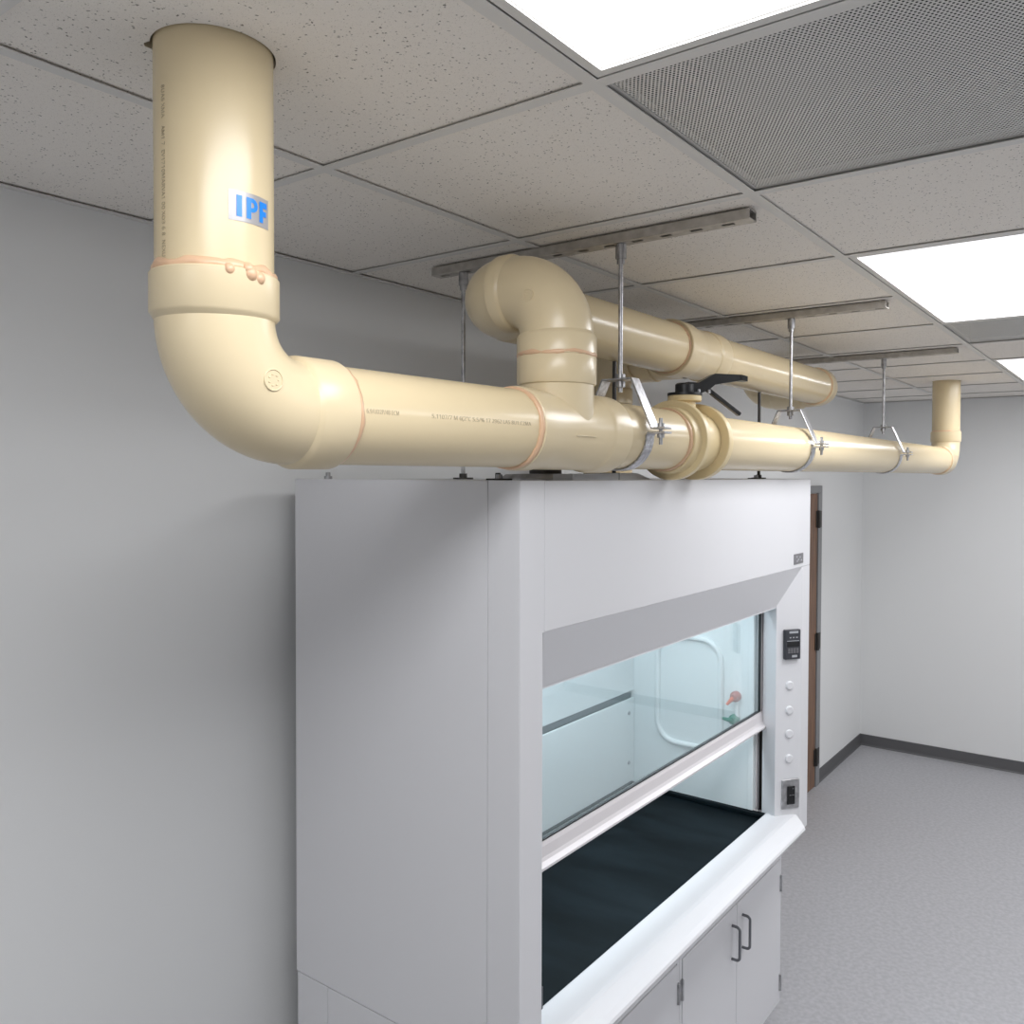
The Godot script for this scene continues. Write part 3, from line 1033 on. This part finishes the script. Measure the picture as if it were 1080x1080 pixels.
	elbow(st, P(UX, UY, 4.02), FWD, -OUT, 0.10, 0.055, 0.02)
	el = part("elbow", st, M.fitting, t)
	bead(P(UX, UY, 3.864), FWD, R + 0.0005, 0.0045, el, 8)
	st = mb()
	elbow(st, P(0.31, UY, 4.02), -OUT, UPV, 0.09, 0.125, 0.0, R + 0.003)
	part("elbow", st, M.fitting, t)
	st = mb()
	tube(st, [P(0.31, UY + 0.05, 4.02), P(0.31, HC + 0.3, 4.02)], [R, R], 48, false)
	part("pipe", st, M.pipe, t)
	# drop from the upper tee to the hood
	st = mb()
	tube(st, [P(0.46, UY, 2.59), P(0.42, UY, 2.59)], [R, R], 48, false)
	part("pipe", st, M.pipe, t)
	st = mb()
	elbow(st, P(0.325, UY, 2.59), -OUT, Vector3.DOWN, 0.10, 0.02, 0.055)
	part("elbow", st, M.fitting, t)
	st = mb()
	tube(st, [P(0.325, UY - 0.12, 2.59), P(0.325, HTOP + 0.03, 2.59)], [R, R], 48, false)
	part("pipe", st, M.pipe, t)
	st = mb()
	tube(st, [P(0.325, HTOP, 2.59), P(0.325, HTOP, 2.59), P(0.325, HTOP + 0.012, 2.59), P(0.325, HTOP + 0.012, 2.59), P(0.325, HTOP + 0.05, 2.59), P(0.325, HTOP + 0.05, 2.59)], [R, 0.12, 0.12, HUB, HUB, R - 0.002], 48, false)
	part("collar", st, M.fitting, t)
	# main line onwards: pipe, valve, long pipe
	st = mb()
	tube(st, [P(PX, PY, 1.68), P(PX, PY, 2.05)], [R, R], 64, false)
	part("pipe", st, M.pipe, t)
	valve(t)
	st = mb()
	tube(st, [P(PX, PY, 2.20), P(PX, PY, 5.52)], [R, R], 64, false)
	part("pipe", st, M.pipe, t)
	# far elbow and riser
	st = mb()
	elbow(st, P(PX, PY, ZR2), FWD, UPV, 0.115, ZR2 - 0.115 - 5.50, 0.062)
	el = part("elbow", st, M.fitting, t)
	bead(P(PX, PY, 5.498), FWD, R + 0.0005, 0.0045, el, 9)
	bead(P(PX, PY + 0.179, ZR2), UPV, R + 0.0005, 0.0045, el, 10)
	st = mb()
	tube(st, [P(PX, PY + 0.15, ZR2), P(PX, HC + 0.3, ZR2)], [R, R], 64, false)
	var far := part("pipe", st, M.pipe, t)
	st = mb()
	arc_patch(st, ZR2, -35.0, -8.0, 2.492, 2.53, R + 0.0006)
	part("sticker", st, M.far_blue, far)

func hub_path(o: Vector3, d: Vector3, prof: Array, which: int) -> Array:
	var r := []
	for q in prof:
		if which == 0:
			r.append(o + d * q[0])
		else:
			r.append(q[1])
	return r

# a curved patch on a riser: angles in degrees from +x, positive towards the camera
func arc_patch(st: SurfaceTool, zc: float, a0: float, a1: float, y0: float, y1: float, r: float) -> void:
	for k in 16:
		var t0 := deg_to_rad(lerpf(a0, a1, k / 16.0))
		var t1 := deg_to_rad(lerpf(a0, a1, (k + 1) / 16.0))
		var n0 := P(cos(t0), 0, -sin(t0))
		var n1 := P(cos(t1), 0, -sin(t1))
		var c := P(PX, 0, zc)
		var u0 := Vector3.UP * y0
		var u1 := Vector3.UP * y1
		tri3(st, c + n0 * r + u0, n0, c + n1 * r + u0, n1, c + n1 * r + u1, n1)
		tri3(st, c + n0 * r + u0, n0, c + n1 * r + u1, n1, c + n0 * r + u1, n0)

func sticker(riser: Node3D) -> void:
	var st := mb()
	arc_patch(st, ZR, -28.0, 20.0, 2.4945, 2.5345, R + 0.0005)
	part("sticker", st, M.sticker, riser)
	var f := func(x, y, z):
		var an: float = deg_to_rad(-4.0) - x / R
		return P(PX + cos(an) * (R + 0.0006 + z), 2.5145 + y, ZR - sin(an) * (R + 0.0006 + z))
	var hh := 0.014
	for g in [["I", -0.0225, [[0.0, 0.0075, -hh, hh]]], ["P", -0.0085, [[0.0, 0.007, -hh, hh]]], ["F", 0.0125, [[0.0, 0.007, -hh, hh], [0.007, 0.0155, hh - 0.0075, hh], [0.007, 0.0140, -0.005, 0.002]]]]:
		var st2 := mb()
		for q in g[2]:
			for k in 4:
				var xa: float = g[1] + lerpf(q[0], q[1], k / 4.0)
				var xb: float = g[1] + lerpf(q[0], q[1], (k + 1) / 4.0)
				slab_letter(st2, f, [Vector2(xa, q[2]), Vector2(xb, q[2]), Vector2(xb, q[3]), Vector2(xa, q[3])])
		if g[0] == "P":
			var cc := Vector2(g[1] + 0.0085, hh - 0.0093)
			for k in 12:
				var a0 := -PI / 2 + PI * k / 12.0
				var a1 := -PI / 2 + PI * (k + 1) / 12.0
				slab_letter(st2, f, [cc + Vector2.from_angle(a0) * 0.0036, cc + Vector2.from_angle(a0) * 0.0093, cc + Vector2.from_angle(a1) * 0.0093, cc + Vector2.from_angle(a1) * 0.0036])
			for sg in [[-0.0093, -0.0036], [0.0036, 0.0093]]:
				slab_letter(st2, f, [Vector2(g[1] + 0.006, cc.y + sg[0]), Vector2(cc.x, cc.y + sg[0]), Vector2(cc.x, cc.y + sg[1]), Vector2(g[1] + 0.006, cc.y + sg[1])])
		part("sticker_letter", st2, M.sticker_blue, riser)

func slab_letter(st: SurfaceTool, f: Callable, q: Array) -> void:
	var a: Vector3 = f.call(q[0].x, q[0].y, 0.0004)
	var b: Vector3 = f.call(q[1].x, q[1].y, 0.0004)
	var c: Vector3 = f.call(q[2].x, q[2].y, 0.0004)
	var d: Vector3 = f.call(q[3].x, q[3].y, 0.0004)
	var n: Vector3 = (f.call(q[0].x, q[0].y, 0.01) - a).normalized()
	quad(st, a, b, c, d, n)

func stencil_riser(riser: Node3D) -> void:
	var f := func(x, y, z):
		var an: float = deg_to_rad(86.0) - y / R
		return P(PX + cos(an) * (R + 0.0003 + z), 2.552 - x, ZR - sin(an) * (R + 0.0003 + z))
	letters("stencil_print", "8UA5 XMA    AM1 7  EV1710MARVA1 00 XO3 6 8  NEXUA5", 0.0095, f, M.stencil, riser, false, 0.0004, 0.235)

func blob(st: SurfaceTool, c: Vector3, r: float) -> void:
	var n := 10
	for i in n:
		for j in n * 2:
			var q := []
			for e in [[i, j], [i + 1, j], [i + 1, j + 1], [i, j + 1]]:
				var th: float = PI * e[0] / n
				var ph: float = PI * e[1] / n
				q.append(Vector3(sin(th) * cos(ph), cos(th) * 1.15, sin(th) * sin(ph)))
			tri3(st, c + q[0] * r, q[0], c + q[1] * r, q[1], c + q[2] * r, q[2])
			tri3(st, c + q[0] * r, q[0], c + q[2] * r, q[2], c + q[3] * r, q[3])

# a round moulded mark on a fitting
func emboss(parent: Node3D, c: Vector3, n: Vector3, r: float) -> void:
	var st := mb()
	tube(st, [c - n * 0.004, c + n * 0.0006], [r, r], 40)
	var u := perp(n)
	var w := n.cross(u)
	for k in 7:
		var a := TAU * k / 7.0
		box(st, c + n * 0.0006 + (u * cos(a) + w * sin(a)) * r * 0.5, Vector3(0.003, 0.002, 0.002), 0.0004, Basis(u, w, n))
	var ring := []
	var rr := []
	for k in 41:
		var a := TAU * k / 40.0
		ring.append(c + n * 0.0006 + (u * cos(a) + w * sin(a)) * (r - 0.001)); rr.append(0.0010)
	tube(st, ring, rr, 8, false)
	part("moulded_mark", st, M.fitting, parent)

func valve(t: Node3D) -> void:
	var FWD := P(0, 0, 1)
	var prof := [[0.0, R - 0.002], [0.0, HUB], [0.002, HUB + 0.002], [0.030, HUB + 0.003], [0.034, 0.092], [0.034, 0.104], [0.036, 0.106], [0.056, 0.106], [0.058, 0.104], [0.058, 0.082], [0.176, 0.082], [0.176, 0.104], [0.178, 0.106], [0.203, 0.106], [0.205, 0.104], [0.205, 0.086], [0.214, 0.080], [0.214, R - 0.002]]
	var st := mb()
	tube(st, hub_path(P(PX, PY, 2.019), FWD, prof, 0), hub_path(P(PX, PY, 2.019), FWD, prof, 1), 72, false)
	var b := part("butterfly_valve", st, M.valve, t)
	bead(P(PX, PY, 2.014), FWD, R + 0.001, 0.006, b, 12)
	# neck and bonnet
	st = mb()
	var zc := 2.136
	tube(st, [P(PX, PY + 0.07, zc), P(PX, PY + 0.108, zc), P(PX, PY + 0.108, zc), P(PX, PY + 0.110, zc), P(PX, PY + 0.122, zc), P(PX, PY + 0.124, zc)], [0.030, 0.030, 0.044, 0.046, 0.046, 0.044], 40)
	part("bonnet", st, M.valve, b)
	st = mb()
	bx(st, PX - 0.011, PX + 0.011, PY + 0.075, PY + 0.104, 2.196, 2.216, 0.002)
	part("stop_lug", st, M.valve, b)
	# lever
	var y := PY + 0.124
	st = mb()
	tube(st, [P(PX, y, zc), P(PX, y + 0.007, zc)], [0.047, 0.047], 32)
	tube(st, [P(PX, y + 0.007, zc), P(PX, y + 0.030, zc), P(PX, y + 0.034, zc)], [0.026, 0.026, 0.022], 24)
	var d := P(0.62, 0, 0.785).normalized()
	var s := Vector3.UP.cross(d).normalized()
	# web from the boss to the knee, then the grip
	var pts := [[0.0, 0.004, 0.036], [0.035, 0.004, 0.036], [0.065, 0.016, 0.052], [0.085, 0.032, 0.062], [0.165, 0.046, 0.062], [0.185, 0.044, 0.058]]
	for k in pts.size() - 1:
		var q0: Array = pts[k]
		var q1: Array = pts[k + 1]
		var o := P(PX, y, zc)
		var hw0 := 0.015 if k > 0 else 0.022
		var hw1 := 0.015 if k < 3 else 0.013
		var c := []
		for e in [[q0, hw0], [q1, hw1]]:
			for sg in [-1.0, 1.0]:
				c.append(o + d * e[0][0] + Vector3.UP * e[0][1] + s * sg * e[1])
				c.append(o + d * e[0][0] + Vector3.UP * e[0][2] + s * sg * e[1])
		quad(st, c[1], c[3], c[7], c[5], Vector3.UP)
		quad(st, c[0], c[2], c[6], c[4], Vector3.DOWN)
		quad(st, c[0], c[1], c[5], c[4], -s)
		quad(st, c[2], c[3], c[7], c[6], s)
		if k == pts.size() - 2:
			quad(st, c[4], c[5], c[7], c[6], d)
	part("lever", st, M.black, b)
	st = mb()
	var o2 := P(PX, y, zc)
	var e0 := o2 + d * 0.064 + Vector3.UP * 0.022
	var e1 := o2 + d * 0.168 - Vector3.UP * 0.048
	var dd := (e1 - e0).normalized()
	box(st, (e0 + e1) / 2, Vector3(0.016, 0.011, e0.distance_to(e1)), 0.002, Basis(s, dd.cross(s), dd))
	part("release_lever", st, M.black, b)
	for q in [0.03, 0.06]:
		st = mb()
		rod(st, o2 + d * q + Vector3.UP * 0.006 - s * 0.026, o2 + d * q + Vector3.UP * 0.016 - s * 0.026, 0.004, 10)
		part("bolt", st, M.steel, b)

# ---------------------------------------------------------------- supports
func hangers() -> void:
	var zs := [1.788, 2.975, 4.245]
	var ends := [[0.245, 1.172], [0.42, 1.163], [0.40, 1.158]]
	var where := ["nearest to the camera", "second from the camera, beyond the valve", "farthest from the camera, by the far riser"]
	for k in 3:
		strut(ends[k][0], ends[k][1], zs[k], "galvanised slotted steel channel across the ceiling, %s" % where[k])
	var yt := PY + 0.136
	for k in 3:
		var z: float = zs[k]
		var t := thing("pipe_hanger", "steel rod and clamp holding the lower pipe, %s" % ["just before the valve", "first beyond the valve", "next to the far elbow"][k], "hanger", P(PX, PY - R, z), "hangers on the lower pipe")
		rod_with_nuts(t, PX, z, yt - 0.03, HC - 0.0225)
		var st := mb()
		# yoke
		var w := 0.019
		var th := 0.0045
		var ps := [Vector2(-0.094, 0.016), Vector2(-0.040, 0.136), Vector2(0.040, 0.136), Vector2(0.094, 0.016)]
		for i in 3:
			strap(st, ps[i], ps[i + 1], z, w, th)
		for sg in [-1.0, 1.0]:
			strap(st, Vector2(sg * 0.094, 0.0165), Vector2(sg * 0.128, 0.0165), z, w, th)
		part("yoke", st, M.zinc, t)
		# lower half ring
		st = mb()
		var last := Vector2(-0.128, 0.006)
		var list := [Vector2(-0.086, 0.006)]
		for i in 25:
			var a := PI + PI * i / 24.0
			list.append(Vector2(cos(a), sin(a)) * (R + 0.0028))
		list.append(Vector2(0.086, 0.006))
		list.append(Vector2(0.128, 0.006))
		for p in list:
			strap(st, last, p, z, w, th)
			last = p
		part("clamp_ring", st, M.zinc, t)
		for sg in [-1.0, 1.0]:
			st = mb()
			rod(st, P(PX + sg * 0.110, PY - 0.022, z), P(PX + sg * 0.110, PY + 0.040, z), 0.0045, 12)
			rod(st, P(PX + sg * 0.110, PY + 0.019, z), P(PX + sg * 0.110, PY + 0.028, z), 0.0085, 6)
			rod(st, P(PX + sg * 0.110, PY - 0.006, z), P(PX + sg * 0.110, PY + 0.003, z), 0.0085, 6)
			part("clamp_bolt", st, M.steel, t)
	# rods that steady the hood
	var t0 := thing("threaded_rod", "threaded rod between the near steel channel and the hood roof", "rod", P(0.345, HTOP, 1.788))
	rod_with_nuts(t0, 0.345, 1.788, HTOP, HC - 0.0225)
	roof_washer(t0, 0.345, 1.788)
	for q in [[2.105, "dark rod under the upper pipe, just behind the first pipe clamp"], [3.205, "dark rod under the upper pipe at the far end of the hood roof"]]:
		var t := thing("support_rod", q[1], "rod", P(UX, HTOP, q[0]), "rods between the hood roof and the upper pipe")
		var st := mb()
		rod(st, P(UX, HTOP + 0.004, q[0]), P(UX, UY - R - 0.0008, q[0]), 0.006, 14)
		part("shaft", st, M.dark_metal, t)
		roof_washer(t, UX, q[0])

func roof_washer(t: Node3D, x: float, z: float) -> void:
	var st := mb()
	rod(st, P(x, HTOP - 0.001, z), P(x, HTOP + 0.004, z), 0.028, 24)
	part("washer", st, M.dark_metal, t)
	st = mb()
	rod(st, P(x, HTOP + 0.004, z), P(x, HTOP + 0.015, z), 0.011, 6)
	part("nut", st, M.dark_metal, t)

func strap(st: SurfaceTool, a: Vector2, b: Vector2, z: float, w: float, th: float) -> void:
	var d := (b - a).normalized()
	var n := Vector2(-d.y, d.x)
	var bs := Basis(P(d.x, d.y, 0), P(n.x, n.y, 0), P(0, 0, -1))
	var m := (a + b) / 2
	box(st, P(PX + m.x, PY + m.y, z), Vector3(a.distance_to(b) + th * 0.6, th, w * 2), 0.0008, bs)

func rod_with_nuts(t: Node3D, x: float, z: float, y0: float, y1: float) -> void:
	var st := mb()
	# rolled thread as small rings
	var path := []
	var rad := []
	var n := int((y1 - y0) / 0.0032)
	for k in n + 1:
		path.append(P(x, lerpf(y0, y1, float(k) / n), z)); rad.append(0.0058 if k % 2 == 0 else 0.0050)
	tube(st, path, rad, 14)
	part("rod", st, M.steel, t)
	st = mb()
	tube(st, [P(x, y1 - 0.048, z), P(x, y1 - 0.036, z), P(x, y1 - 0.036, z), P(x, y1 - 0.001, z)], [0.0095, 0.0095, 0.0130, 0.0130], 6)
	part("coupling_nut", st, M.steel, t)
	if y0 > HTOP + 0.05:
		st = mb()
		rod(st, P(x, y0 + 0.012, z), P(x, y0 + 0.026, z), 0.012, 6)
		rod(st, P(x, y0 + 0.033, z), P(x, y0 + 0.043, z), 0.012, 6)
		part("nut", st, M.steel, t)

func strut(x0: float, x1: float, z: float, label: String) -> void:
	var st := mb()
	var y0 := HC - 0.0225
	var y1 := HC - 0.0005
	var hw := 0.0206
	bx(st, x0, x1, y0, y1, z - hw, z - hw + 0.0026, 0.0006)
	bx(st, x0, x1, y0, y1, z + hw - 0.0026, z + hw, 0.0006)
	bx(st, x0, x1, y1 - 0.0026, y1, z - hw + 0.0026, z + hw - 0.0026)
	bx(st, x0, x1, y0, y0 + 0.0026, z - hw + 0.0026, z - 0.007)
	bx(st, x0, x1, y0, y0 + 0.0026, z + 0.007, z + hw - 0.0026)
	var x := x0
	var first := true
	while x < x1:
		var e: float = min(x + (0.018 if first else 0.046), x1)
		bx(st, x, e, y0, y0 + 0.0026, z - 0.007, z + 0.007)
		x = e + 0.030
		first = false
	var o := part("strut_channel", st, M.galv, self)
	tag(o, label, "channel", "steel channels under the ceiling")

func hood_top() -> void:
	# steel exhaust collar
	var t := thing("exhaust_collar", "round shiny steel collar with a dark neck on top of the hood", "collar", P(0.60, HTOP, 1.82))
	var st := mb()
	var c := P(0.60, HTOP - 0.001, 1.82)
	tube(st, [c, c + Vector3.UP * 0.004, c + Vector3.UP * 0.006, c + Vector3.UP * 0.014, c + Vector3.UP * 0.016], [0.118, 0.118, 0.115, 0.104, 0.05], 56)
	part("flange", st, M.steel, t)
	st = mb()
	tube(st, [c + Vector3.UP * 0.014, c + Vector3.UP * 0.05], [0.042, 0.042], 40)
	part("neck", st, M.dark_metal, t)
	# lamp housing on the hood roof
	var lh := thing("lamp_housing", "low white metal lamp housing with a tapered end on the hood roof", "housing", P(0.77, HTOP, 1.85))
	st = mb()
	var poly := PackedVector2Array([Vector2(1.66, HTOP), Vector2(1.66, HTOP + 0.014), Vector2(1.965, HTOP + 0.018), Vector2(2.035, HTOP + 0.003), Vector2(2.035, HTOP)])
	prism(st, poly, func(u, vv, w): return P(w, vv, u), 0.735, 0.79)
	part("cover", st, M.hood, lh)
	cut("joint", M.track, lh, 0.7345, 0.7905, HTOP, HTOP + 0.0180, 1.872, 1.876)
	# bolts and clips along the roof edges
	var spots := [[0.16, 1.47, 0], [0.62, 1.60, 1], [0.545, 1.69, 2], [0.66, 3.12, 1]]
	var labs := ["small steel bolt at the back left corner of the hood roof", "small bolt with a plate by the near front of the hood roof", "small black clip beside the steel collar on the hood roof", "small bolt with a plate at the far end of the hood roof"]
	for k in spots.size():
		var q: Array = spots[k]
		var o := thing(["roof_bolt", "roof_bolt", "roof_clip"][q[2]], labs[k], "bolt" if q[2] < 2 else "clip", P(q[0], HTOP, q[1]))
		st = mb()
		var y := HTOP - 0.001
		if q[2] == 0:
			rod(st, P(q[0], y, q[1]), P(q[0], y + 0.018, q[1]), 0.006, 10, 0.001)
			rod(st, P(q[0], y, q[1]), P(q[0], y + 0.008, q[1]), 0.011, 6)
			part("bolt", st, M.steel, o)
		elif q[2] == 1:
			bx(st, q[0] - 0.025, q[0] + 0.025, y, y + 0.004, q[1] - 0.02, q[1] + 0.02, 0.001)
			part("plate", st, M.dark_metal, o)
			st = mb()
			rod(st, P(q[0], y + 0.004, q[1]), P(q[0], y + 0.014, q[1]), 0.008, 6)
			part("bolt", st, M.steel, o)
		else:
			bx(st, q[0] - 0.006, q[0] + 0.006, y, y + 0.018, q[1] - 0.006, q[1] + 0.006, 0.002)
			part("clip", st, M.black, o)
